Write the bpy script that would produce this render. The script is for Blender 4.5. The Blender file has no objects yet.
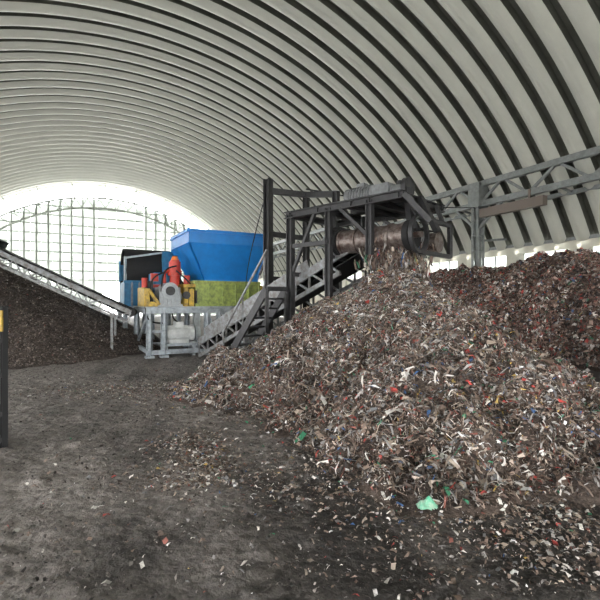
import bpy, bmesh, math, random
import numpy as np
from mathutils import Vector, Matrix
random.seed(3); np.random.seed(3)
S = bpy.context.scene
TH = math.radians(27.1)          # building axis is turned 27 deg from the view direction

# ------------------------------------------------------------------ materials
def mat(name, col, rough=0.6, metal=0.0, var=0.0, vscale=4.0, col2=None, bump=0.0, bscale=30.0, transl=0.0, tcol=None):
    m = bpy.data.materials.new(name); m.use_nodes = True
    nt = m.node_tree; N = nt.nodes; L = nt.links
    b = N['Principled BSDF']; out = N['Material Output']
    b.inputs['Roughness'].default_value = rough; b.inputs['Metallic'].default_value = metal
    b.inputs['Base Color'].default_value = (*col, 1)
    tc = N.new('ShaderNodeTexCoord')
    if var > 0:
        n = N.new('ShaderNodeTexNoise'); n.inputs['Scale'].default_value = vscale; n.inputs['Detail'].default_value = 6
        n.inputs['Roughness'].default_value = 0.65
        L.new(tc.outputs['Object'], n.inputs['Vector'])
        r = N.new('ShaderNodeValToRGB')
        r.color_ramp.elements[0].position = 0.35; r.color_ramp.elements[1].position = 0.68
        c2 = col2 if col2 else tuple(c * (1 - var) for c in col)
        r.color_ramp.elements[0].color = (*c2, 1); r.color_ramp.elements[1].color = (*col, 1)
        L.new(n.outputs['Fac'], r.inputs['Fac']); L.new(r.outputs['Color'], b.inputs['Base Color'])
    if bump > 0:
        n2 = N.new('ShaderNodeTexNoise'); n2.inputs['Scale'].default_value = bscale; n2.inputs['Detail'].default_value = 5
        L.new(tc.outputs['Object'], n2.inputs['Vector'])
        bp = N.new('ShaderNodeBump'); bp.inputs['Strength'].default_value = bump; bp.inputs['Distance'].default_value = 0.03
        L.new(n2.outputs['Fac'], bp.inputs['Height']); L.new(bp.outputs['Normal'], b.inputs['Normal'])
    if transl > 0:
        t = N.new('ShaderNodeBsdfTranslucent'); t.inputs['Color'].default_value = (*(tcol or col), 1)
        mx = N.new('ShaderNodeMixShader'); mx.inputs['Fac'].default_value = transl
        L.new(b.outputs[0], mx.inputs[1]); L.new(t.outputs[0], mx.inputs[2]); L.new(mx.outputs[0], out.inputs['Surface'])
    return m

def attr_mat(name, rough=0.8, mul=1.0, bump=0.0, bscale=40, nmix=0.0, bdist=0.05):
    m = bpy.data.materials.new(name); m.use_nodes = True
    nt = m.node_tree; N = nt.nodes; L = nt.links; b = N['Principled BSDF']
    b.inputs['Roughness'].default_value = rough
    a = N.new('ShaderNodeAttribute'); a.attribute_name = 'Col'
    tc = N.new('ShaderNodeTexCoord')
    src = a.outputs['Color']
    if nmix > 0:
        n = N.new('ShaderNodeTexNoise'); n.inputs['Scale'].default_value = bscale; n.inputs['Detail'].default_value = 8
        n.inputs['Roughness'].default_value = 0.75
        L.new(tc.outputs['Object'], n.inputs['Vector'])
        mr = N.new('ShaderNodeMapRange'); mr.inputs[1].default_value = 0.3; mr.inputs[2].default_value = 0.7
        mr.inputs[3].default_value = 1 - nmix; mr.inputs[4].default_value = 1 + nmix
        L.new(n.outputs['Fac'], mr.inputs[0])
        mx = N.new('ShaderNodeVectorMath'); mx.operation = 'SCALE'
        L.new(src, mx.inputs[0]); L.new(mr.outputs[0], mx.inputs['Scale']); src = mx.outputs[0]
    L.new(src, b.inputs['Base Color'])
    if bump > 0:
        n2 = N.new('ShaderNodeTexNoise'); n2.inputs['Scale'].default_value = bscale * 0.6; n2.inputs['Detail'].default_value = 8
        L.new(tc.outputs['Object'], n2.inputs['Vector'])
        bp = N.new('ShaderNodeBump'); bp.inputs['Strength'].default_value = bump; bp.inputs['Distance'].default_value = bdist
        L.new(n2.outputs['Fac'], bp.inputs['Height']); L.new(bp.outputs['Normal'], b.inputs['Normal'])
    return m

M_roof = mat('galvanised_roof_sheet', (0.53, 0.53, 0.465), 0.36, 0.25, 0.12, 0.6, transl=0.01, tcol=(0.8, 0.8, 0.72))
M_seam_shade = mat('shaded_roof_seam', (0.16, 0.165, 0.14), 0.5, 0.3, 0.3, 1.5)  # darker colour paints the shade between roof ribs into the seam channels
M_endwall = mat('translucent_wall_sheet', (0.55, 0.60, 0.54), 0.5, transl=0.105, tcol=(0.8, 0.85, 0.77))
M_whitesteel = mat('pale_grey_steel', (0.42, 0.45, 0.42), 0.5, 0.1)
M_galv = mat('grey_painted_steel', (0.25, 0.265, 0.265), 0.45, 0.3, 0.3, 6)
M_wall = mat('cream_wall_sheet', (0.72, 0.70, 0.60), 0.6, var=0.15, vscale=2, transl=0.07)
M_glass = mat('frosted_window', (0.85, 0.88, 0.85), 0.4, transl=0.6)
M_blue = mat('hopper_blue_paint', (0.01, 0.24, 0.70), 0.38, 0.0, 0.3, 3, col2=(0.015, 0.19, 0.57))
M_blue2 = mat('dark_blue_paint', (0.02, 0.22, 0.45), 0.45, 0.0, 0.4, 5)
M_lime = mat('lime_paint', (0.46, 0.56, 0.14), 0.5, 0, 0.55, 7, col2=(0.20, 0.25, 0.09))
M_yellow = mat('yellow_paint', (0.72, 0.48, 0.05), 0.5, 0, 0.5, 9, col2=(0.28, 0.19, 0.06))
M_red = mat('red_paint', (0.60, 0.05, 0.03), 0.45, 0, 0.3, 8)
M_orange = mat('orange_paint', (0.75, 0.20, 0.04), 0.45)
M_frame = mat('blue_grey_frame_paint', (0.46, 0.52, 0.57), 0.5, 0.1, 0.5, 6, col2=(0.24, 0.26, 0.28))
M_motor = mat('motor_grey_paint', (0.42, 0.45, 0.47), 0.45, 0.1, 0.3, 10)
M_fan = mat('dull_motor_paint', (0.22, 0.23, 0.24), 0.5, 0.2, 0.4, 10)
M_white = mat('white_enamel', (0.70, 0.72, 0.72), 0.4, 0, 0.3, 5)
M_dark = mat('charcoal_steel', (0.055, 0.055, 0.058), 0.5, 0.3, 0.4, 8)
M_conv = mat('conveyor_grey_paint', (0.30, 0.32, 0.34), 0.5, 0.15, 0.6, 7, col2=(0.12, 0.11, 0.10))
M_rubber = mat('black_rubber', (0.015, 0.015, 0.016), 0.75, 0, 0.3, 10)
M_rust = mat('worn_rusty_steel', (0.24, 0.21, 0.195), 0.42, 0.5, 0.6, 9, col2=(0.07, 0.040, 0.032), bump=0.3)
M_brown = mat('brown_duct_paint', (0.16, 0.13, 0.11), 0.6)
M_flake = attr_mat('shredded_waste_flakes', 0.6)
M_waste = attr_mat('waste_bed', 0.9, bump=0.9, bscale=26, nmix=0.6)
M_ground = attr_mat('dusty_packed_ground', 0.75, bump=1.0, bscale=13, nmix=0.6, bdist=0.10)
M_compost = mat('dark_compost', (0.12, 0.096, 0.084), 0.95, 0, 0.6, 9, col2=(0.040, 0.032, 0.029), bump=1.0, bscale=18)

# ------------------------------------------------------------------ helpers
def empty(name, loc=(0, 0, 0), rz=0):
    e = bpy.data.objects.new(name, None); S.collection.objects.link(e)
    e.location = loc; e.rotation_euler = (0, 0, rz); e.empty_display_size = 0.2
    return e
class MB:
    def __init__(s, name, m, parent=None, rz=0, smooth=False):
        s.bm = bmesh.new(); s.name = name; s.m = m; s.parent = parent; s.rz = rz; s.smooth = smooth
    def box(s, lo, hi):
        lo, hi = Vector(lo), Vector(hi); c = (lo + hi) / 2; d = hi - lo
        bmesh.ops.create_cube(s.bm, size=1, matrix=Matrix.Translation(c) @ Matrix.Diagonal((*[abs(v) for v in d], 1)))
        return s
    def beam(s, a, b, w, h=None, up=(0, 0, 1)):
        h = h or w; a, b = Vector(a), Vector(b); d = b - a
        if d.length < 1e-6: return s
        y = d.normalized(); u = Vector(up)
        if abs(y.dot(u)) > 0.98: u = Vector((math.cos(0.5), math.sin(0.5), 0)) if up == (0, 0, 1) else Vector((0, 0, 1))
        x = y.cross(u).normalized(); z = x.cross(y)
        R = Matrix((x, y, z)).transposed().to_4x4()
        bmesh.ops.create_cube(s.bm, size=1, matrix=Matrix.Translation((a + b) / 2) @ R @ Matrix.Diagonal((w, d.length, h, 1)))
        return s
    def hbeam(s, a, b, w):   # H section
        a, b = Vector(a), Vector(b); d = (b - a).normalized()
        u = Vector((0, 0, 1)) if abs(d.z) < 0.9 else Vector((0.8, -0.6, 0))
        x = d.cross(u).normalized(); z = x.cross(d).normalized()
        t = w * 0.14
        for sg in (-1, 1):
            o = z * (sg * (w / 2 - t / 2)); s.beam(a + o, b + o, w, t, up=tuple(z))
        s.beam(a, b, t, w - t, up=tuple(z)); return s
    def cyl(s, a, b, r, seg=20, r2=None):
        a, b = Vector(a), Vector(b); d = b - a
        q = d.to_track_quat('Z', 'Y').to_matrix().to_4x4()
        bmesh.ops.create_cone(s.bm, cap_ends=True, segments=seg, radius1=r, radius2=r if r2 is None else r2, depth=d.length,
                              matrix=Matrix.Translation((a + b) / 2) @ q)
        return s
    def tube(s, a, b, r, t, seg=24):
        a, b = Vector(a), Vector(b); d = b - a
        q = d.to_track_quat('Z', 'Y').to_matrix()
        rings = []
        for (p, rr) in ((a, r), (b, r), (b, r - t), (a, r - t)):
            rings.append([s.bm.verts.new(p + q @ Vector((rr * math.cos(2 * math.pi * i / seg), rr * math.sin(2 * math.pi * i / seg), 0))) for i in range(seg)])
        for k in range(4):
            A, B = rings[k], rings[(k + 1) % 4]
            for i in range(seg): s.bm.faces.new((A[i], A[(i + 1) % seg], B[(i + 1) % seg], B[i]))
        return s
    def quad(s, *pts):
        s.bm.faces.new([s.bm.verts.new(p) for p in pts]); return s
    def hose(s, a, b, sag, r=.025, n=10):
        a, b, sag = Vector(a), Vector(b), Vector(sag); pv = a
        for i in range(1, n + 1):
            t = i / n; v = a.lerp(b, t) + sag * math.sin(math.pi * t); s.cyl(pv, v, r, 8); pv = v
        return s
    def done(s, bevel=0.0):
        bmesh.ops.recalc_face_normals(s.bm, faces=s.bm.faces)
        me = bpy.data.meshes.new(s.name); s.bm.to_mesh(me); s.bm.free(); me.materials.append(s.m)
        o = bpy.data.objects.new(s.name, me); S.collection.objects.link(o)
        if s.parent: o.parent = s.parent
        elif s.rz: o.rotation_euler = (0, 0, s.rz)
        if s.smooth:
            for p in me.polygons: p.use_smooth = True
            md = o.modifiers.new('es', 'EDGE_SPLIT'); md.split_angle = math.radians(35)
        if bevel > 0:
            md = o.modifiers.new('bv', 'BEVEL'); md.width = bevel; md.segments = 2; md.limit_method = 'ANGLE'
        return o

def vn(x, y, sc, seed):
    rng = np.random.RandomState(seed); T = rng.rand(256, 256)
    x = np.asarray(x) * sc + 57.3; y = np.asarray(y) * sc + 91.7
    xi = np.floor(x).astype(int); yi = np.floor(y).astype(int); fx = x - xi; fy = y - yi
    fx = fx * fx * (3 - 2 * fx); fy = fy * fy * (3 - 2 * fy)
    a = T[xi % 256, yi % 256]; b = T[(xi + 1) % 256, yi % 256]; c = T[xi % 256, (yi + 1) % 256]; d = T[(xi + 1) % 256, (yi + 1) % 256]
    return (a * (1 - fx) + b * fx) * (1 - fy) + (c * (1 - fx) + d * fx) * fy - 0.5
def fbm(x, y, sc, seed, o=4):
    r = 0; a = 1.0
    for i in range(o): r = r + a * vn(x, y, sc * 2 ** i, seed + i); a *= 0.55
    return r
def grid_mesh(name, xs, ys, hf, colf=None, m=None, parent=None, rz=0, cut=None, smooth=True):
    X, Y = np.meshgrid(xs, ys); Z = hf(X, Y); ny, nx = X.shape
    V = np.stack([X.ravel(), Y.ravel(), Z.ravel()], 1)
    i = np.arange(ny - 1)[:, None] * nx + np.arange(nx - 1)[None, :]
    F = np.stack([i, i + 1, i + nx + 1, i + nx], -1).reshape(-1, 4)
    if cut is not None:
        zf = V[F, 2].max(1); F = F[zf > cut]
        used = np.unique(F); rm = -np.ones(len(V), int); rm[used] = np.arange(len(used)); V = V[used]; F = rm[F]
    me = bpy.data.meshes.new(name); me.from_pydata(V.tolist(), [], F.tolist())
    if colf:
        C = colf(V[:, 0], V[:, 1], V[:, 2]); at = me.color_attributes.new('Col', 'FLOAT_COLOR', 'POINT')
        at.data.foreach_set('color', np.concatenate([C, np.ones((len(V), 1))], 1).ravel().astype(np.float32))
    me.materials.append(m)
    if smooth: me.polygons.foreach_set('use_smooth', [True] * len(me.polygons))
    o = bpy.data.objects.new(name, me); S.collection.objects.link(o)
    if parent: o.parent = parent
    elif rz: o.rotation_euler = (0, 0, rz)
    return o

def flakes(name, P, Nn, smin, smax, palette, weights, parent=None, rz=0, lift=0.008, jitter=0.8, amin=0.12, amax=0.75, pw=2.4, patch=0.0, tdir=None):
    n = len(P); sz = smin + (smax - smin) * np.random.rand(n) ** pw
    nn = Nn + jitter * (np.random.rand(n, 3) - 0.5) * 2; nn /= np.linalg.norm(nn, axis=1)[:, None]
    t = np.random.randn(n, 3)
    if tdir is not None: t = np.tile(np.array(tdir, float), (n, 1)) + 0.25 * t
    t -= (t * nn).sum(1)[:, None] * nn; t /= np.linalg.norm(t, axis=1)[:, None]
    b = np.cross(nn, t)
    asp = amin + (amax - amin) * np.random.rand(n) ** 1.4
    V = np.zeros((n, 6, 3))
    offs = [(-1, -1, 0), (0, -1, 1), (1, -1, 0), (-1, 1, 0), (0, 1, 1), (1, 1, 0)]
    for k, (u, v, w) in enumerate(offs):
        ju = u + 0.7 * (np.random.rand(n) - 0.5); jv = v + 0.9 * (np.random.rand(n) - 0.5)
        hw = (w * 0.5 + 0.6 * (np.random.rand(n) - 0.5))
        V[:, k] = P + t * (ju * sz / 2)[:, None] + b * (jv * sz * asp / 2)[:, None] + nn * (hw * sz * 0.45)[:, None] + Nn * lift
    base = np.arange(n)[:, None] * 6
    F = np.concatenate([base + np.array([[0, 1, 4, 3]]), base + np.array([[1, 2, 5, 4]])], 0)
    pal = np.array(palette); w = np.array(weights, float); w /= w.sum()
    C = pal[np.random.choice(len(pal), n, p=w)] * (0.6 + 0.7 * np.random.rand(n))[:, None]
    if patch > 0:      # damper / drier zones of the heap
        C = C * np.clip(1 + patch * 2 * fbm(P[:, 0], P[:, 1], 1.4, 201), 0.35, 1.7)[:, None]
    C = np.clip(C, 0, 0.8); C = np.repeat(C, 6, 0)
    me = bpy.data.meshes.new(name); me.from_pydata(V.reshape(-1, 3).tolist(), [], F.tolist())
    at = me.color_attributes.new('Col', 'FLOAT_COLOR', 'POINT')
    at.data.foreach_set('color', np.concatenate([C, np.ones((len(C), 1))], 1).ravel().astype(np.float32))
    me.materials.append(M_flake)
    o = bpy.data.objects.new(name, me); S.collection.objects.link(o)
    if parent: o.parent = parent
    elif rz: o.rotation_euler = (0, 0, rz)
    return o
def surf_pts(hf, n, x0, x1, y0, y1, zmin=0.02, dens=None):
    x = x0 + (x1 - x0) * np.random.rand(n); y = y0 + (y1 - y0) * np.random.rand(n)
    z = hf(x, y); k = z > zmin
    if dens is not None: k &= np.random.rand(n) < dens(x, y, z)
    x, y, z = x[k], y[k], z[k]; e = 0.05
    gx = (hf(x + e, y) - hf(x - e, y)) / (2 * e); gy = (hf(x, y + e) - hf(x, y - e)) / (2 * e)
    N = np.stack([-gx, -gy, np.ones_like(gx)], 1); N /= np.linalg.norm(N, axis=1)[:, None]
    return np.stack([x, y, z], 1), N

# ------------------------------------------------------------------ ground
def ground_h(x, y):
    near = np.clip(1 - np.hypot(x, y - 6) / 22, 0, 1)
    clod = np.clip(fbm(x, y, 4.5, 25, 3), 0, 1) ** 1.5
    return near * (0.06 * fbm(x, y, 0.5, 11) + 0.03 * fbm(x, y, 2.2, 21) + 0.10 * clod) - 0.04
def ground_c(x, y, z):
    d = 1 / (1 + np.exp((x - (-0.6 + 0.10 * (y - 5)) + 1.8 * fbm(x, y, 0.5, 31)) * 1.6))
    d = np.clip(d + 0.8 * fbm(x, y, 1.1, 41), 0, 1)
    streak = np.clip(fbm(x * 2.2 + y * 0.5, y * 0.35, 1.0, 51) * 1.5, -0.6, 0.6)
    d = np.clip(d + 0.5 * streak * (x < 1.5), 0, 1)
    far = np.clip((y - 9) / 8, 0, 1)
    d = d * (1 - 0.30 * far)
    k = d[:, None]
    c = np.array([[0.042, 0.037, 0.034]]) * (1 - k) + np.array([[0.250, 0.224, 0.208]]) * k
    bx = x * math.cos(TH) + y * math.sin(TH); by = -x * math.sin(TH) + y * math.cos(TH)
    outside = ((np.abs(bx - 2.3) > 16.6) | (by > 49) | (by < -14))[:, None]  # unseen ground outside, made pale to bounce light up onto the ceiling
    return np.where(outside, np.array([[0.50, 0.49, 0.47]]), c)
xs = np.unique(np.concatenate([np.linspace(-90, -9, 60), np.linspace(-9, 9, 300), np.linspace(9, 90, 60)]))
ys = np.unique(np.concatenate([np.linspace(-60, 0.5, 40), np.linspace(0.5, 12, 280), np.linspace(12, 110, 80)]))
grid_mesh('floor', xs, ys, ground_h, ground_c, M_ground)

# ------------------------------------------------------------------ building shell (building axes)
Xc, Zc, R, D, Y0 = 2.3, -4.6, 18.3, 48.8, -14.0
z_eave = 4.2
a_e = math.asin((z_eave - Zc) / R)
pitch = 0.95
prof = []; pm = []      # arched panels with a rounded pan and a deep seam channel
yy = Y0
while yy < D - 0.01:
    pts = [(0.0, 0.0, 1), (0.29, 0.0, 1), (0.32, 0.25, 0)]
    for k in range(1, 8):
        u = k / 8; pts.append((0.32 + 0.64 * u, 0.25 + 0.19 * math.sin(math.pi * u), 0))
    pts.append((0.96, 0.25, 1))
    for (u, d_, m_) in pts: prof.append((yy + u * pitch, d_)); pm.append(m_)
    yy += pitch
prof.append((yy, 0)); D2 = yy
na = 96
ang = np.linspace(a_e, math.pi - a_e, na + 1)
V = []
for (y, d_) in prof:
    for a in ang:
        r = R + 0.20 - d_
        V.append((Xc + r * math.cos(a), min(y, D + .3), Zc + r * math.sin(a)))
F = []; MI = []
for i in range(len(prof) - 1):
    for j in range(na):
        k = i * (na + 1) + j; F.append((k, k + 1, k + na + 2, k + na + 1)); MI.append(pm[i])
me = bpy.data.meshes.new('ceiling'); me.from_pydata(V, [], F); me.materials.append(M_roof); me.materials.append(M_seam_shade)
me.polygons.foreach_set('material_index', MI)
o = bpy.data.objects.new('ceiling', me); S.collection.objects.link(o); o.rotation_euler = (0, 0, TH)

def arc(a, r, y): return Vector((Xc + r * math.cos(a), y, Zc + r * math.sin(a)))
XR = Xc + R * math.cos(a_e); XL = Xc - R * math.cos(a_e)
rw = R - 1.7
def top(xx, rr=None):
    rr = rr or rw
    v = rr * rr - (xx - Xc) ** 2
    return max(Zc + math.sqrt(v), z_eave) if v > 0 else z_eave
w = MB('wall_end', M_endwall, rz=TH)
x = XL + 0.05; i = 0
while x < XR - 0.05:
    x2 = min(x + 0.45, XR); o_ = 0.08 if i % 2 else 0
    z0 = 3.6 if 2.0 < x < 6.0 else 0
    w.quad((x, D - 0.3 + o_, z0), (x2, D - 0.3 + o_, z0), (x2, D - 0.3 + o_, top(x2)), (x, D - 0.3 + o_, top(x)))
    x = x2; i += 1
w.done()
w = MB('wall_near_light_blocker', M_wall, rz=TH)  # unseen wall added behind the camera to darken the camera-facing roof ribs
x = XL + 0.05
while x < XR - 0.05:
    x2 = min(x + 0.5, XR); z0 = 5.5 if -4.5 < x < 8.0 else 0
    w.quad((x, Y0 + .05, z0), (x2, Y0 + .05, z0), (x2, Y0 + .05, top(x2, R - .3)), (x, Y0 + .05, top(x, R - .3))); x = x2
w.done()
w = MB('trim_end_wall_frame', M_whitesteel, rz=TH)
z = 1.0
while z < 11.6:
    hw = math.sqrt(max(rw * rw - (z - Zc) ** 2, 0)); hw = min(hw, XR - Xc - .1)
    if z > 3.5: w.beam((Xc - hw, D - 0.45, z), (Xc + hw, D - 0.45, z), 0.10, 0.10)
    z += 0.9
x = XL + 1.0; i = 0
while x < XR:
    if not (2.2 < x < 5.8): w.beam((x, D - 0.5, 0), (x, D - 0.5, top(x)), 0.16 if i % 3 == 0 else .08, 0.14)
    x += 1.0; i += 1
aa = np.linspace(a_e + 0.06, math.pi - a_e - 0.06, 61)
for i in range(60):
    for r in (rw + 0.05, rw - 0.95):
        w.beam(arc(aa[i], r, D - 0.6), arc(aa[i + 1], r, D - 0.6), 0.16, 0.16)
    w.beam(arc(aa[i], rw if i % 2 else rw - 0.9, D - 0.6), arc(aa[i + 1], rw - 0.9 if i % 2 else rw, D - 0.6), 0.08, 0.08)
for i in range(0, 60, 5):
    w.beam(arc(aa[i], rw, D - 0.6), arc(aa[i], R, D - 0.6), 0.1, 0.1)
w.done()
w = MB('wall_right', M_wall, rz=TH)
y = Y0
while y < D - 0.5:
    w.box((XR - 0.02, y, 0), (XR + 0.05, y + 0.5, 3.25)); w.box((XR + 0.03, y + 0.5, 0), (XR + 0.10, y + 1.0, 3.25)); y += 1.0
w.box((XR - 0.06, Y0, 3.85), (XR + 0.1, D, 4.25)); w.box((XR - 0.1, Y0, 3.2), (XR + 0.1, D, 3.32))
y = Y0
while y < D:
    w.box((XR - 0.08, y, 3.3), (XR + 0.08, y + 0.9, 3.87)); y += 3.0
w.done()
w = MB('window_1', M_glass, rz=TH); w.box((XR, Y0, 3.32), (XR + 0.02, D, 3.85)); w.done()
w = MB('trim_window_mullions', M_galv, rz=TH)
y = Y0
while y < D:
    w.box((XR - 0.05, y, 3.3), (XR - 0.01, y + 0.06, 3.87)); y += 0.75
w.box((XR - 0.12, Y0, 4.18), (XR - 0.02, D, 4.32))
w.done()
def side(bx, sgn, nm):
    w = MB('trim_eave_truss_' + nm, M_galv, rz=TH)
    zt, zb = 6.95, 6.05
    for z in (zt, zb): w.beam((bx, Y0 + .1, z), (bx, D - 1, z), 0.24, 0.24)
    w.beam((bx + sgn * 0.9, Y0 + .1, 5.9), (bx + sgn * 0.9, D - 1, 5.9), 0.16, 0.16)
    y = Y0 + .1; k = 0
    while y < D - 2.2:
        w.beam((bx, y, zb if k % 2 else zt), (bx, y + 1.2, zt if k % 2 else zb), 0.10, 0.10)
        if k % 2 == 0: w.beam((bx, y, zb), (bx + sgn * 0.9, y, 5.9), 0.08, 0.08)
        y += 1.2; k += 1
    w.done()
    for yc in (-10.2, 1.8, 13.8, 25.8, 37.8):
        c = MB('support_column', M_galv, None)
        o_ = Vector((bx * math.cos(TH) - yc * math.sin(TH), bx * math.sin(TH) + yc * math.cos(TH), 0))
        for (dx, dy) in ((-.18, -.14), (.18, -.14), (-.18, .14), (.18, .14)):
            c.beam((dx, dy, -0.04), (dx, dy, 6.0), 0.1, 0.1)
        c.box((-.10, -.12, -0.04), (.10, .12, 6.0))
        c.box((-.3, -.3, 5.9), (.3, .3, 7.0)); c.box((-.35, -.35, -0.04), (.35, .35, 0.06))
        z = 0.4
        while z < 5.8:
            c.box((-.22, -.18, z), (.22, .18, z + 0.06)); z += 0.7
        c.beam((0, 0, 4.9), (0, -1.3, 6.0), 0.12, 0.12); c.beam((0, 0, 4.9), (0, 1.3, 6.0), 0.12, 0.12)
        c.beam((0, 0, 4.4), (sgn * 1.9, 0, 4.6), 0.1, 0.1)
        ob = c.done(); ob.location = o_; ob.rotation_euler = (0, 0, TH)
side(16.2, 1, 'right'); side(2 * Xc - 16.2, -1, 'left')
w = MB('air_duct', M_brown, rz=TH); w.box((15.75, 10.4, 5.35), (16.02, 13.35, 5.72)); w.box((15.83, 11.0, 5.7), (15.9, 11.08, 6.1)); w.done()
w = MB('wall_left', M_wall, rz=TH); w.box((XL - 0.1, Y0, 0), (XL, D, 1.0)); w.done()
w = MB('trim_left_eave', M_galv, rz=TH); w.box((XL - 0.15, Y0, 4.0), (XL + .05, D, 4.3))
y = Y0
while y < D: w.box((XL - .12, y, 0), (XL + .05, y + .2, 4.1)); y += 4
w.done()

# ------------------------------------------------------------------ main waste pile
PK = (2.0, 8.8); HP = 2.5
pa = [0, 30, 60, 90, 120, 137, 155, 170, 187, 204, 225, 246, 255, 262, 268, 273, 280, 291, 302, 315, 328, 345, 360]
pr = [3.0, 2.9, 2.8, 2.6, 2.1, 1.9, 2.5, 3.9, 4.8, 4.3, 3.7, 4.4, 5.0, 5.3, 5.6, 5.9, 5.9, 5.3, 4.6, 4.0, 3.6, 3.2, 3.0]
def pile_h(x, y):
    x = np.asarray(x, float); y = np.asarray(y, float)
    dx, dy = x - PK[0], y - PK[1]; a = np.degrees(np.arctan2(dy, dx)) % 360; r = np.hypot(dx, dy)
    RR = np.interp(a, pa, pr) * (1 + 0.24 * fbm(x, y, 0.8, 61, 4))
    t = r / RR
    f = np.clip(1 - t, -0.2, 1); rr = 0.10
    h = HP * (np.sign(f) * np.abs(f) ** 1.20)
    h = np.where(t < rr, h - HP * (rr - t) ** 2 * 2.5, h)
    lump = np.abs(fbm(x, y, 1.6, 171, 3))
    h = h + (0.34 * fbm(x, y, 1.3, 71) + 0.26 * fbm(x, y, 3.4, 81, 3) - 0.18 * lump) * np.clip(1.2 * t + 0.15, 0, 1) * np.clip((1.05 - t) * 4, 0, 1)
    return h
def pile_c(x, y, z):
    n = fbm(x, y, 4, 91)[:, None]; k = np.clip(0.5 + n, 0, 1)
    return np.array([[0.036, 0.026, 0.021]]) * (1 - k) + np.array([[0.125, 0.094, 0.078]]) * k
pile = grid_mesh('shredded_waste_pile', np.arange(-3.8, 7.6, 0.05), np.arange(2.2, 12.6, 0.05), pile_h, pile_c, M_waste, cut=-0.04)
PAL = [(0.70, 0.67, 0.63), (0.39, 0.325, 0.27), (0.235, 0.175, 0.14), (0.125, 0.087, 0.068), (0.044, 0.033, 0.028), (0.33, 0.315, 0.305),
       (0.42, 0.06, 0.05), (0.06, 0.14, 0.32), (0.06, 0.27, 0.15), (0.50, 0.36, 0.11), (0.23, 0.085, 0.065), (0.165, 0.165, 0.17)]
WT = [10, 14, 22, 25, 23, 11, 2.6, 1.6, 1.2, 1.2, 4.5, 7]
P, Nn = surf_pts(pile_h, 560000, -3.6, 7.2, 2.4, 12, 0.0,
                 dens=lambda x, y, z: np.where(y < PK[1] + 1.2, np.clip(0.42 + z * 0.8, 0, 1), 0.22))
flakes('flakes', P, Nn, 0.009, 0.075, PAL, WT, parent=pile, patch=.45, amin=.08, amax=.5, pw=2.2)
P2 = P[np.random.choice(len(P), 2600)]
flakes('large_scraps', P2, np.tile([0, -0.3, 0.95], (len(P2), 1)), 0.05, 0.15, PAL, [16, 12, 12, 10, 10, 14, 5, 3, 2, 2, 4, 10], parent=pile, lift=0.02)
P3i = np.random.choice(len(P), 24000)
flakes('strips', P[P3i], Nn[P3i], 0.06, 0.18, PAL, [12, 16, 22, 22, 18, 12, 1.5, 1, .8, .6, 4, 8], parent=pile, lift=0.02, amin=.04, amax=.13, jitter=.9)
n = 3200
fx = 2.0 + 0.26 * np.random.randn(n); fy = 8.92 + 0.2 * np.random.randn(n); fz = 2.1 + 0.85 * np.random.rand(n)
flakes('falling_scraps', np.stack([fx, fy, fz], 1), np.tile([-.3, -1, 0.0], (n, 1)), 0.05, 0.26, PAL, WT, parent=pile, tdir=(0, 0, 1), amin=.06, amax=.3, jitter=.5)

# ------------------------------------------------------------------ waste bank on the right (building axes)
def bank_h(x, y):
    x = np.asarray(x, float); y = np.asarray(y, float)
    foot = 11.3 + 0.9 * fbm(x * 0 + 3, y, 0.45, 101, 4); rid = 14.0 + 0.4 * vn(x * 0, y, 0.3, 103)
    t = np.clip((x - foot) / (rid - foot), -0.05, 1)
    H = 2.95 + 0.30 * fbm(x * 0.5, y, 0.45, 105, 4)
    e = np.clip((21.8 - y) / 5.5, 0, 1); e = np.sin(e * math.pi / 2) * np.clip((y + 3.0) / 3, 0, 1)
    h = H * np.where(t > 0, np.abs(t) ** 0.82, t) * e
    h = np.where(x > rid + 0.9, h - (x - rid - 0.9) * 1.6, h)
    h = h + (0.42 * fbm(x, y, 0.9, 111) + 0.26 * fbm(x, y, 3, 121)) * np.clip(h, 0, 1)
    return np.where(e > 0.001, h, -0.2)
def bank_c(x, y, z):
    k = np.clip(0.5 + fbm(x, y, 3, 131), 0, 1)[:, None]
    return np.array([[0.030, 0.021, 0.018]]) * (1 - k) + np.array([[0.12, 0.080, 0.068]]) * k
bank = grid_mesh('mixed_waste_bank', np.arange(10.2, 16.9, 0.07), np.arange(-3, 22, 0.07), bank_h, bank_c, M_waste, rz=TH, cut=-0.02)
PAL2 = [(0.70, 0.65, 0.61), (0.35, 0.25, 0.21), (0.21, 0.135, 0.11), (0.11, 0.066, 0.054), (0.035, 0.024, 0.021), (0.32, 0.30, 0.29),
        (0.40, 0.065, 0.055), (0.08, 0.14, 0.28), (0.07, 0.21, 0.13), (0.42, 0.30, 0.11)]
P, Nn = surf_pts(bank_h, 330000, 10.4, 16.2, -1, 22, 0.03)
flakes('flakes', P, Nn, 0.022, 0.17, PAL2, [9, 15, 25, 24, 18, 10, 6, 1.5, 1, 1], parent=bank, lift=0.015, patch=.40, amin=.1, amax=.6)

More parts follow.
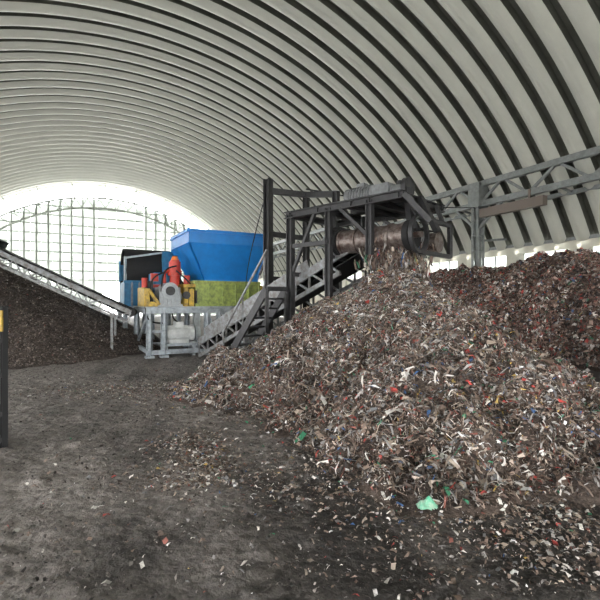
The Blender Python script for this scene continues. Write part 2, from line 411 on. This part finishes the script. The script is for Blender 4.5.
# ------------------------------------------------------------------ compost pile on the left
def comp_h(x, y):
    x = np.asarray(x, float); y = np.asarray(y, float)
    dx, dy = x + 11.2, y - 15.2; r = np.hypot(dx * 0.95, dy)
    t = r / (5.9 * (1 + 0.08 * fbm(x, y, 0.5, 141, 3)))
    h = 3.15 * np.where(t < 1, (1 - np.clip(t, 0, 1)) ** 1.02, -(t - 1) * 0.5)
    h = np.where(t < 0.12, h - 1.5 * (0.12 - t), h)
    return h + (0.20 * fbm(x, y, 1.5, 151) + 0.09 * fbm(x, y, 6, 161)) * np.clip((1.1 - t) * 4, 0, 1)
comp = grid_mesh('compost_pile', np.arange(-18.5, -3.8, 0.09), np.arange(8.6, 22, 0.09), comp_h, None, M_compost, cut=-0.03)
PAL3 = [(0.15, 0.12, 0.105), (0.075, 0.060, 0.053), (0.036, 0.029, 0.025), (0.22, 0.18, 0.155), (0.45, 0.42, 0.39), (.25, .06, .05)]
P, Nn = surf_pts(comp_h, 110000, -15, -4, 8.8, 16, 0.0)
flakes('crumbs', P, Nn, 0.02, 0.08, PAL3, [30, 30, 20, 10, 1.5, .5], parent=comp)

# ------------------------------------------------------------------ scattered scraps on the ground
def gpts(n, cx, cy, sx, sy, rot=0):
    a = np.random.randn(n) * sx; b = np.random.randn(n) * sy
    x = cx + a * math.cos(rot) - b * math.sin(rot); y = cy + a * math.sin(rot) + b * math.cos(rot)
    k = (y > 2.2); x, y = x[k], y[k]
    return np.stack([x, y, ground_h(x, y) + 0.004], 1)
G = np.concatenate([gpts(1700, -1.02, 4.6, 0.16, 0.30, 0.3), gpts(900, -1.35, 5.2, 0.2, 0.2), gpts(460, -1.1, 4.05, 0.3, 0.12),
    gpts(4500, -0.3, 6.4, 1.5, 0.5, -0.5), gpts(4500, 1.0, 3.9, 1.1, 0.35, -0.25), gpts(3000, 3.0, 3.6, 0.9, .7), gpts(1500, 4.6, 5.8, 0.6, 1.2),
    gpts(4500, -2.8, 8.3, 1.1, 0.4, 0.0), gpts(1500, -0.3, 4.0, 1.8, 1.0), gpts(900, -3.5, 9.5, 1.6, 1.2), gpts(2500, 1.9, 3.0, 1.0, 0.35)])
k = (pile_h(G[:, 0], G[:, 1]) < 0.02) & (comp_h(G[:, 0], G[:, 1]) < 0.0) & ~((G[:, 0] < -3.3) & (G[:, 1] < 5.3)); G = G[k]
flakes('scattered_scraps', G, np.tile([0, 0, 1.0], (len(G), 1)), 0.008, 0.060, PAL, [13, 16, 22, 20, 16, 12, 1.5, 1, .8, .8, 2, 7], lift=0.004, jitter=0.4)
n = 60000
G = np.stack([-7 + 13 * np.random.rand(n), 2.3 + 11 * np.random.rand(n) ** 1.3], 1)
G = np.concatenate([G, (ground_h(G[:, 0], G[:, 1]) + 0.003)[:, None]], 1)
kk = np.random.rand(n) < np.clip(0.5 + 1.2 * fbm(G[:, 0], G[:, 1], 1.2, 181), 0.05, 1); G = G[kk]
flakes('ground_crumbs', G, np.tile([0, 0, 1.0], (len(G), 1)), 0.006, 0.036, [(0.03, 0.026, 0.024), (0.10, 0.087, 0.08), (0.19, 0.168, 0.155), (0.42, 0.39, 0.36)], [34, 30, 16, 3.5], lift=0.004, jitter=0.8, amin=.4, amax=1)
def scrap(name, cx, cy, s, m, seed):
    def h(x, y): 
        r = np.hypot((x - cx) / s, (y - cy) / (s * 0.8)); return np.clip(1 - r * (1 + 0.8 * vn(x, y, 9, seed)), -0.1, 1) * 0.09 + 0.05 * vn(x, y, 22, seed + 1) + .01
    return grid_mesh(name, np.arange(cx - s, cx + s, 0.012), np.arange(cy - s, cy + s, 0.012), h, None, m, cut=0.012, smooth=False)
M_green = mat('green_plastic_film', (0.06, 0.45, 0.26), 0.35, 0, 0.5, 14, col2=(0.5, 0.62, 0.52))
scrap('plastic_bag_scrap', 1.05, 3.54, 0.09, M_green, 5)

# ------------------------------------------------------------------ shredder with hopper (local axes)
sh = empty('industrial_shredder', (-4.47, 12.8, 0), math.radians(29))
f = MB('support_frame', M_frame, sh)
for x in (0.0, 0.42, 1.75, 2.15, 3.58):
    for y in (0.06, 2.54): f.hbeam((x, y, -0.04), (x, y, 1.4), 0.15); f.box((x - .13, y - .13, -0.04), (x + .13, y + .13, 0.03))
for y in (0.06, 2.54):
    f.beam((-0.1, y, 1.38), (3.7, y, 1.38), 0.14, 0.18); f.beam((-0.1, y, 0.12), (1.8, y, 0.12), 0.12, 0.14)
for x in (0.0, 1.75, 3.58):
    f.beam((x, 0, 1.36), (x, 2.6, 1.36), 0.12, 0.16); f.beam((x, 0, 0.12), (x, 2.6, 0.12), 0.10, 0.12)
f.beam((1.8, 0.06, 1.25), (2.15, 0.06, 0.1), 0.08); f.beam((2.2, 0.06, 1.3), (3.5, 0.06, 0.75), 0.09); f.beam((0, 0.1, 1.3), (0, 2.5, 0.2), 0.08)
f.beam((0.05, 0.06, 0.75), (0.42, 0.06, 0.75), 0.07)
f.box((-0.12, -0.06, 1.46), (3.74, 2.66, 1.50)); f.done(0.01)
m = MB('drive_motor', M_white, sh, smooth=True)
m.cyl((0.55, .35, .66), (1.25, .35, .66), .23, 24); m.cyl((1.25, .35, .66), (1.38, .35, .66), .25, 24); m.cyl((.42, .35, .66), (.55, .35, .66), .2, 24)
for i in range(14):
    a = 2 * math.pi * i / 14; m.beam((.6, .35 + .24 * math.cos(a), .66 + .24 * math.sin(a)), (1.2, .35 + .24 * math.cos(a), .66 + .24 * math.sin(a)), .02, .02)
m.box((.8, .2, .86), (1.05, .5, 1.02)); m.box((.6, .15, .36), (1.2, .55, .46)); m.done()
m = MB('motor_base', M_frame, sh); m.box((.4, .08, .28), (1.5, .62, .36)); m.box((.45, .1, -.04), (.55, .6, .3)); m.box((1.3, .1, -.04), (1.4, .6, .3)); m.done()
m = MB('belt_guard', M_motor, sh, smooth=True); m.cyl((1.42, .35, .66), (1.56, .35, .66), .27, 24); m.box((1.42, .2, .66), (1.56, .5, 1.44)); m.done()
g = MB('yellow_bearing_frames', M_yellow, sh)
g.box((-.14, .1, 1.5), (.02, .7, 2.05)); g.box((-.14, .1, 1.5), (.26, .22, 1.65)); g.box((-.1, .8, 1.5), (.0, 1.7, 2.1)); g.box((-.1, 1.62, 1.5), (.25, 1.7, 2.1))
g.beam((.0, .12, 2.0), (.3, .12, 1.55), .09); g.box((1.05, .15, 1.5), (1.18, .75, 2.15)); g.box((1.2, .1, 1.5), (1.36, .5, 2.05)); g.box((1.02, .1, 2.1), (1.4, .8, 2.2))
g.box((3.6, .3, 1.7), (3.8, .9, 2.2)); g.box((3.62, 1.2, 1.6), (3.8, 1.8, 2.2)); g.done(0.015)
g = MB('gearbox', M_motor, sh, smooth=True)
g.box((.3, .15, 1.5), (.95, .85, 1.95)); g.cyl((.62, .1, 1.98), (.62, .9, 1.98), .26, 24)
for i in range(6): g.box((.3 + .12 * i, .11, 1.55), (.33 + .12 * i, .89, 2.1))
g.cyl((.95, .5, 1.8), (1.3, .5, 1.8), .12); g.box((.25, .1, 1.5), (1.0, .9, 1.57)); g.done()
g = MB('bearing_housings', M_dark, sh, smooth=True)
g.cyl((.62, .05, 1.98), (.62, .1, 1.98), .14, 20); g.cyl((1.12, .1, 1.85), (1.12, .15, 1.85), .12, 20); g.cyl((3.8, .6, 1.95), (3.86, .6, 1.95), .16, 20)
g.box((.1, .85, 1.5), (.25, 1.55, 2.3)); g.box((1.38, -.02, 1.6), (1.42, .3, 2.0)); g.done()
g = MB('hydraulic_motor', M_red, sh, smooth=True)
g.cyl((.95, .95, 1.95), (.95, .95, 2.55), .17); g.cyl((.95, .95, 2.5), (.95, .95, 2.58), .23); g.cyl((.95, .95, 2.58), (.95, .95, 2.95), .19); g.cyl((.95, .95, 2.95), (.95, .95, 3.0), .15)
g.cyl((.95, .95, 2.2), (.75, .7, 2.2), .07); g.cyl((.95, .95, 2.75), (.62, .95, 2.6), .06); g.cyl((.62, .95, 2.6), (.62, .95, 2.1), .05); g.cyl((.95, .95, 2.7), (1.15, .95, 2.6), .07)
g.box((.2, .9, 2.3), (.42, 1.1, 2.55)); g.box((.05, 1.0, 2.1), (.6, 1.06, 2.2)); g.cyl((1.28, .7, 2.2), (1.28, .7, 2.5), .10); g.cyl((.0, .95, 2.1), (.0, .95, 2.4), .09); g.done()
g = MB('hydraulic_motor_cap', M_orange, sh, smooth=True); g.cyl((.95, .95, 3.0), (.95, .95, 3.14), .13, 20, .08); g.done()
g = MB('hydraulic_hoses', M_rubber, sh, smooth=True)
g.hose((.95, .76, 2.8), (.4, .3, 2.1), (-.15, -.15, .15)); g.hose((.95, .76, 2.65), (1.3, .2, 2.1), (.12, -.15, -.1)); g.hose((.62, .95, 2.6), (.1, .5, 1.55), (-.2, -.1, .2))
g.hose((1.1, .9, 2.4), (1.4, .1, 1.4), (.05, -.2, -.1)); g.hose((.7, .1, 1.45), (.9, .3, 1.0), (-.1, -.1, -.05)); g.hose((-.1, .15, 1.6), (.5, .1, 1.0), (-.2, -.05, -.2)); g.done()
g = MB('motor_pedestal', M_blue2, sh); g.box((.5, 1.15, 1.5), (1.25, 1.8, 1.96)); g.box((.35, 1.2, 1.96), (1.22, 2.3, 2.6)); g.done(.02)
c = MB('cutting_chamber', M_lime, sh)
c.box((1.42, .2, 1.5), (3.6, 2.2, 2.3))
c.box((1.36, .14, 2.22), (3.66, 2.26, 2.32)); c.box((1.36, .14, 1.5), (3.66, 2.26, 1.58))
for x in (1.4, 1.85, 2.3, 2.75, 3.2, 3.58): c.box((x, .13, 1.5), (x + .05, .22, 2.3))
for y in (.5, 1.0, 1.5, 2.0): c.box((1.35, y, 1.5), (1.43, y + .05, 2.3))
c.done(.008)
h = MB('feed_hopper', M_blue, sh)
Tq = [(1.15, -.05), (3.78, -.05), (3.78, 2.4), (1.15, 2.4)]; Bq = [(1.75, .25), (3.55, .25), (3.55, 2.1), (1.75, 2.1)]
zt, zb, zs = 3.88, 2.32, 3.5
for i in range(4):
    j = (i + 1) % 4
    h.quad((*Tq[i], zs), (*Tq[j], zs), (*Bq[j], zb), (*Bq[i], zb)); h.quad((*Tq[i], zs), (*Tq[j], zs), (*Tq[j], zt), (*Tq[i], zt))
    h.beam((*Tq[i], zt), (*Tq[j], zt), .09, .09)
    for k in (.0, 1.0):
        a = Vector((*Tq[i], zs)).lerp(Vector((*Tq[j], zs)), k); b = Vector((*Bq[i], zb)).lerp(Vector((*Bq[j], zb)), k); h.beam(a, b, .05, .05)
    h.beam((*Bq[i], zb + .03), (*Bq[j], zb + .03), .1, .06)
ho = h.done(); ho.modifiers.new('sol', 'SOLIDIFY').thickness = 0.015

# trommel behind
tr = empty('trommel_screen', (-4.47, 12.8, 0), math.radians(29))
t = MB('housing', M_blue2, tr)
t.box((-.35, 3.0, 1.45), (1.6, 3.08, 2.35)); t.box((-.35, 3.0, 1.45), (-.27, 4.7, 2.35)); t.box((1.52, 3.0, 1.45), (1.6, 4.7, 3.4)); t.box((-.35, 4.62, 1.45), (1.6, 4.7, 3.2))
t.box((.95, 2.98, 2.3), (1.6, 3.1, 3.5)); t.box((-.38, 2.95, 2.3), (1.64, 3.1, 2.4)); t.done(.01)
t = MB('housing_frame', M_frame, tr)
for x in (-.32, .6, 1.56):
    for y in (3.04, 4.66): t.beam((x, y, -0.04), (x, y, 1.5), .12)
    t.beam((x, 3.0, 1.42), (x, 4.7, 1.42), .12)
t.beam((-.35, 3.04, 1.42), (1.6, 3.04, 1.42), .12); t.beam((-.35, 4.66, 1.42), (1.6, 4.66, 1.42), .12)
t.beam((-.32, 3.02, 2.4), (-.32, 3.02, 3.25), .07); t.beam((-.32, 3.02, 3.2), (.95, 3.02, 3.45), .07)
for x in (-.1, .15, .4, .65): t.beam((x, 2.97, 1.5), (x, 2.97, 2.35), .05)
t.done()
t = MB('drum_cover', M_rubber, tr, smooth=True); t.tube((-.3, 3.85, 2.75), (1.55, 3.85, 2.75), .86, .03, 32); t.done()
t = MB('drum', M_dark, tr, smooth=True); t.tube((-.2, 3.85, 2.75), (1.5, 3.85, 2.75), .7, .03, 32)
for x in (-.15, .4, .95, 1.45): t.tube((x, 3.85, 2.75), (x + .06, 3.85, 2.75), .80, .10, 32)
t.done()

# ------------------------------------------------------------------ left discharge conveyor
lc = empty('discharge_conveyor')
A = Vector((-5.45, 13.95, 1.30)); B = Vector((-9.9, 12.6, 3.62)); dv = (B - A).normalized(); nv = Vector((dv.y, -dv.x, 0)).normalized(); upv = nv.cross(dv)
if upv.z < 0: upv = -upv
Lc = (B - A).length
f = MB('side_frame', M_conv, lc)
for sg in (-1, 1):
    o_ = nv * (sg * .42)
    f.beam(A + o_, B + o_, .06, .14); f.beam(A + o_ - upv * .34, B + o_ - upv * .34, .05, .06)
    k = 0; s_ = 0
    while s_ < Lc - .45:
        a = A + dv * s_ + o_; b = A + dv * (s_ + .45) + o_
        f.beam(a - upv * (.34 if k % 2 else 0), b - upv * (0 if k % 2 else .34), .03); f.beam(a, a - upv * .34, .03); s_ += .45; k += 1
s_ = .3
while s_ < Lc:
    f.beam(A + dv * s_ + nv * .42 - upv * .34, A + dv * s_ - nv * .42 - upv * .34, .04); s_ += .9
f.done()
f = MB('conveyor_belt', M_rubber, lc)
f.beam(A + upv * .10, B + upv * .10, .78, .03); f.beam(A - upv * .12, B - upv * .12, .78, .02)
f.cyl(B - nv * .4, B + nv * .4, .13, 24); f.cyl(A - nv * .4, A + nv * .4, .13, 24)
s_ = .3
while s_ < Lc:
    f.cyl(A + dv * s_ - nv * .40 + upv * .04, A + dv * s_ + nv * .40 + upv * .04, .05, 12); s_ += .6
f.done()
f = MB('head_hood', M_dark, lc)
H0 = B - dv * 1.0
for sg in (-1, 1): f.beam(H0 + nv * sg * .47 + upv * .1, B + dv * .25 + nv * sg * .47 + upv * .1, .03, .42, up=tuple(upv))
f.beam(H0 + upv * .32, B + dv * .2 + upv * .32, .95, .03, up=tuple(upv)); f.cyl(B - dv * .4 + nv * .45, B - dv * .4 - nv * .45, .40, 24); f.done()
f = MB('legs', M_conv, lc)
for s_ in (.45, Lc * .85):
    for sg in (-1, 1):
        p = A + dv * s_ + nv * sg * .42 - upv * .34; f.beam(p, (p.x, p.y, -0.04), .07)
f.done()

# ------------------------------------------------------------------ inclined feed conveyor with overband magnet
C0 = Vector((-2.67, 13.5, 0)); cd = Vector((.73, -.683, 0)).normalized(); cn = Vector((cd.y, -cd.x, 0)).normalized()
if cn.y > 0: cn = -cn
def CP(s_, n_, z): 
    v = C0 + cd * s_ + cn * n_; return Vector((v.x, v.y, z))
zc = lambda s_: .42 + .425 * s_
ic = empty('inclined_belt_conveyor')
f = MB('side_frame', M_conv, ic)
for sg in (-1, 1):
    f.beam(CP(0, .58 * sg, zc(0)), CP(6.0, .58 * sg, zc(6.0)), .07, .2)
    f.beam(CP(0, .58 * sg, zc(0) - .42), CP(5.4, .58 * sg, zc(5.4) - .42), .06, .10)
    for k in range(12):
        s_ = k * .45; f.beam(CP(s_, .58 * sg, zc(s_)), CP(s_ + .45, .58 * sg, zc(s_ + .45) - .42), .045)
        f.beam(CP(s_, .58 * sg, zc(s_)), CP(s_, .58 * sg, zc(s_) - .42), .045)
for s_ in (.6, 2.2, 3.8):
    for sg in (-1, 1): f.beam(CP(s_, .58 * sg, zc(s_) - .4), CP(s_, .58 * sg, -.04), .1)
    if zc(s_) > 1: f.beam(CP(s_, .58, .3), CP(s_, -.58, .3), .06)
f.done()
f = MB('skirt_boards', M_conv, ic)
for sg in (-1, 1): f.beam(CP(.2, .50 * sg, zc(.2) + .24), CP(4.4, .50 * sg, zc(4.4) + .24), .02, .26)
f.done()
f = MB('conveyor_belt', M_rubber, ic)
f.beam(CP(0, 0, zc(0) + .10), CP(6.0, 0, zc(6.0) + .10), .98, .03); f.beam(CP(0, 0, zc(0) - .2), CP(6.0, 0, zc(6.0) - .2), .98, .02)
f.cyl(CP(6.0, -.52, zc(6) - .05), CP(6.0, .52, zc(6) - .05), .17, 24); f.cyl(CP(0, -.52, zc(0) - .05), CP(0, .52, zc(0) - .05), .16, 24)
for k in range(13): f.cyl(CP(.2 + .45 * k, -.52, zc(.2 + .45 * k) + .03), CP(.2 + .45 * k, .52, zc(.2 + .45 * k) + .03), .05, 10)
f.done()
n = 5000; ss = np.random.rand(n) * 5.9; nn_ = (np.random.rand(n) - .5) * .9
Pp = np.array([[*CP(a, b, zc(a) + .13 + .10 * (1 - (2 * b / .95) ** 2) * random.random())] for a, b in zip(ss, nn_)])
flakes('belt_load', Pp, np.tile([0, 0, 1.0], (n, 1)), .03, .10, PAL, WT, parent=ic)

gt = empty('overband_magnet_separator')
f = MB('gantry_frame', M_dark, gt)
GZ = 3.68
for s_ in (4.15, 6.35):
    for n_ in (-.85, .85):
        if s_ > 6 and n_ > 0: f.hbeam(CP(s_, n_, 2.6), CP(s_, n_, GZ), .13)
        else: f.hbeam(CP(s_, n_, -.04), CP(s_, n_, GZ + (.85 if (s_ < 5 and n_ < 0) else 0)), .15)
f.hbeam(CP(5.3, .85, .3), CP(5.3, .85, GZ), .13)
for n_ in (-.85, .85):
    f.hbeam(CP(4.0, n_, GZ), CP(7.1, n_, GZ), .16)
    f.beam(CP(4.2, n_, 2.95), CP(5.3, n_, 2.95), .09); f.beam(CP(4.2, n_, 2.3), CP(4.9, n_, GZ - .05), .07); f.beam(CP(6.3, n_, 3.0), CP(5.6, n_, GZ - .05), .07)
for s_ in (4.15, 5.0, 5.9, 6.35, 7.0): f.hbeam(CP(s_, -.9, GZ), CP(s_, .9, GZ), .14)
f.beam(CP(4.15, -.85, 2.3), CP(4.15, .85, 2.3), .1)
f.done()
f = MB('magnet_block', M_conv, gt); f.beam(CP(5.35, -.25, 3.12), CP(6.75, -.25, 3.12), .9, .3); f.done(.02)
f = MB('belt_pulley', M_rust, gt, smooth=True)
f.cyl(CP(5.45, .52, 2.95), CP(7.0, .52, 2.95), .25, 32); f.cyl(CP(5.45, -.85, 2.95), CP(7.0, -.85, 2.95), .22, 32)
f.cyl(CP(5.15, .52, 2.95), CP(7.3, .52, 2.95), .06, 16)
for s_ in (5.45, 5.85, 6.25, 6.65, 6.96): f.tube(CP(s_, .52, 2.95), CP(s_ + .05, .52, 2.95), .275, .04, 32)
f.done()
n = 900; ss = 6.0 + 1.0 * np.random.rand(n); zz = 2.78 - 0.38 * np.random.rand(n) ** 1.5
Pp = np.array([[*CP(a, .52 + .16 * (random.random() - .5), z)] for a, z in zip(ss, zz)])
flakes('caught_strips', Pp, np.tile([-.6, -.8, 0.0], (n, 1)), .06, .24, PAL, WT, parent=gt, tdir=(0, 0, 1), amin=.05, amax=.22, jitter=.5)
f = MB('pulley_end_discs', M_rubber, gt, smooth=True)
for (a, b) in ((5.32, 5.42), (7.02, 7.14)): f.cyl(CP(a, .52, 2.95), CP(b, .52, 2.95), .29, 28)
f.done()
f = MB('magnet_belt', M_rubber, gt)
for z in (3.2, 2.72): f.beam(CP(6.2, .5, z), CP(6.2, -.85, z), 1.35, .02)
f.done()
f = MB('side_guards', M_dark, gt, smooth=True)
for s_ in (5.2, 7.2):
    f.tube(CP(s_, .52, 2.95), CP(s_ + .08, .52, 2.95), .36, .06, 28)
    f.beam(CP(s_ + .04, .45, 3.28), CP(s_ + .04, -.85, 3.28), .08, .08); f.beam(CP(s_ + .04, .45, 2.62), CP(s_ + .04, -.85, 2.62), .08, .08)
    f.beam(CP(s_ + .04, -.85, 3.3), CP(s_ + .04, -.85, 2.6), .08)
    f.beam(CP(s_ + .04, .52, 3.3), CP(s_ - .1 if s_ > 6 else s_ + .04, .7, GZ), .09, .09); f.beam(CP(s_ + .04, -.5, 3.3), CP(s_ - .1 if s_ > 6 else s_ + .04, -.5, GZ), .07)
f.beam(CP(7.1, .85, GZ), CP(7.5, .6, 3.15), .1); f.beam(CP(7.1, .2, GZ + .05), CP(7.5, .3, 3.0), .1)
f.done()
f = MB('drive_motor', M_fan, gt, smooth=True)
f.cyl(CP(5.5, .25, GZ + .30), CP(6.1, .25, GZ + .30), .17, 22); f.cyl(CP(5.38, .25, GZ + .30), CP(5.5, .25, GZ + .30), .19, 22)
for i in range(7): f.tube(CP(5.55 + .075 * i, .25, GZ + .30), CP(5.57 + .075 * i, .25, GZ + .30), .20, .04, 22)
f.beam(CP(6.1, .25, GZ + .25), CP(6.5, .25, GZ + .25), .32, .36); f.beam(CP(5.65, .25, GZ + .5), CP(5.85, .25, GZ + .5), .16, .1)
f.cyl(CP(6.5, .25, GZ + .28), CP(6.85, .25, GZ + .28), .1, 16)
f.beam(CP(5.3, .25, GZ + .1), CP(6.9, .25, GZ + .1), .5, .05); f.done()
f = MB('drive_bracket', M_dark, gt); f.cyl(CP(6.8, .25, GZ + .28), CP(6.9, .25, GZ + .28), .2, 22); f.beam(CP(6.85, .25, GZ + .2), CP(7.1, .5, 3.0), .1, .3)
f.beam(CP(5.0, -.4, GZ + .15), CP(6.6, -.4, GZ + .15), .12, .2); f.beam(CP(6.3, -.4, GZ + .2), CP(6.3, -.4, GZ + .65), .1); f.beam(CP(5.1, -.4, GZ + .2), CP(5.1, -.4, GZ + .5), .08); f.done()

# tall post frame
pf = empty('steel_post_frame')
f = MB('posts', M_dark, pf)
p1 = Vector((-.89, 12.0, 0)); p2 = Vector((.18, 12.6, 0)); p3 = Vector(CP(4.15, -.95, 0))
def up(v, z): return Vector((v.x, v.y, z))
f.hbeam(up(p1, -.04), up(p1, 5.08), .2); f.hbeam(up(p2, -.04), up(p2, 4.85), .15)
for v in (p1, p2): f.box((v.x - .16, v.y - .16, -.04), (v.x + .16, v.y + .16, .04))
f.beam(up(p1, 4.75), up(p2, 4.78), .12, .16); f.beam(up(p2, 4.78), up(p3, 4.5), .12, .16)
f.beam(up(p1, 3.55), up(p2, 3.5), .1, .14); f.beam(up(p1, 2.3), up(p2, 2.3), .1, .12)
f.beam(up(p1, 3.0), up(p1, 2.4) + Vector((-.25, .1, 0)), .05)
f.done()
f = MB('hanging_cable', M_dark, pf)
q = up(p1, 4.9); e = Vector((-1.75, 13.9, 1.9)); pv = q
for i in range(1, 15):
    t_ = i / 14; v = q.lerp(e, t_) + Vector((-.2 * math.sin(t_ * math.pi), 0, -.45 * math.sin(t_ * math.pi))); f.beam(pv, v, .022); pv = v
f.done()
f = MB('overhead_power_cable', M_dark)
colw = Vector((16.0 * math.cos(TH) - 13.8 * math.sin(TH), 16.0 * math.sin(TH) + 13.8 * math.cos(TH), 5.9))
q = up(p2, 4.95); pv = q
for i in range(1, 17):
    t_ = i / 16; v = q.lerp(colw, t_) + Vector((0, 0, -.18 * math.sin(t_ * math.pi))); f.beam(pv, v, .035); pv = v
f.done()

# maintenance stairs
st = empty('maintenance_stairs')
f = MB('stringers', M_dark, st)
a0 = CP(2.55, 1.05, -.04); a1 = CP(4.2, 1.05, 1.95); b0 = CP(2.55, 1.65, -.04); b1 = CP(4.2, 1.65, 1.95)
f.beam(a0, a1, .05, .18); f.beam(b0, b1, .05, .18)
for k in range(1, 9):
    t_ = k / 9; f.beam(a0.lerp(a1, t_), b0.lerp(b1, t_), .2, .04)
f.beam(a1, b1, .06, .1)
f.beam(CP(4.2, 1.05, 1.95), CP(4.2, 1.05, -.04), .07); f.beam(CP(4.2, 1.65, 1.95), CP(4.2, 1.65, -.04), .07)
f.done()
f = MB('handrail', M_conv, st)
p, q = b0, b1
f.beam(p + Vector((0, 0, .85)), q + Vector((0, 0, .85)), .04)
for t_ in (.05, .5, .95): v = p.lerp(q, t_); f.beam(v, v + Vector((0, 0, .85)), .035)
f.done()
cb = empty('electrical_cabinet')
f = MB('case', M_white, cb); f.box((.22, 11.35, .55), (.78, 11.7, 1.45)); f.done(.015)
f = MB('door', M_white, cb); f.box((.26, 11.33, .60), (.74, 11.35, 1.40)); f.done(.005)
f = MB('stand', M_conv, cb)
for x in (.26, .70): f.box((x, 11.4, -.04), (x + .05, 11.65, .56))
f.box((.69, 11.31, .95), (.71, 11.33, 1.08)); f.done()

# dark post assembly of a parked machine at the left edge
fk = empty('forklift_mast')
f = MB('mast_channels', M_rubber, fk)
for x in (-3.44, -3.60, -4.0):
    f.hbeam((x, 5.0, -.02), (x, 5.0, 1.62), .06)
for z in (.05, .35, .8, 1.2, 1.58): f.box((-4.02, 4.98, z), (-3.42, 5.04, z + .05))
f.beam((-3.53, 5.0, .1), (-3.53, 5.0, 1.6), .02); f.box((-4.02, 4.5, -.02), (-3.92, 5.0, .03)); f.box((-3.58, 4.5, -.02), (-3.48, 5.0, .03)); f.done()
f = MB('yellow_plate', M_yellow, fk); f.box((-3.9, 4.91, 1.34), (-3.41, 4.94, 1.58)); f.done()
f = MB('wheel', M_rubber, fk, smooth=True); f.cyl((-3.85, 5.1, .24), (-3.66, 5.1, .24), .24, 28); f.done()

# ------------------------------------------------------------------ light
W = bpy.data.worlds.new('overcast_sky'); S.world = W; W.use_nodes = True
nt = W.node_tree; bg = nt.nodes['Background']
tc = nt.nodes.new('ShaderNodeTexCoord'); sp = nt.nodes.new('ShaderNodeSeparateXYZ'); rp = nt.nodes.new('ShaderNodeValToRGB')
nt.links.new(tc.outputs['Generated'], sp.inputs[0]); nt.links.new(sp.outputs['Z'], rp.inputs[0]); nt.links.new(rp.outputs[0], bg.inputs[0])
rp.color_ramp.elements[0].color = (1, .99, .975, 1); rp.color_ramp.elements[1].color = (.87, .93, 1, 1)
bg.inputs[1].default_value = 14.5
sun = bpy.data.lights.new('sun', 'SUN'); sun.energy = 16; sun.angle = .05; sun.color = (1, .96, .91); so = bpy.data.objects.new('sun', sun); S.collection.objects.link(so)
so.rotation_euler = (math.radians(20), math.radians(-12), 0)

# ------------------------------------------------------------------ camera
cam = bpy.data.cameras.new('camera'); cam.lens = 25.8; cam.sensor_width = 36; cam.clip_end = 500
co = bpy.data.objects.new('camera', cam); S.collection.objects.link(co)
co.location = (0, 0, 1.7); co.rotation_euler = (math.radians(90), 0, 0); S.camera = co
S.view_settings.view_transform = 'Standard'
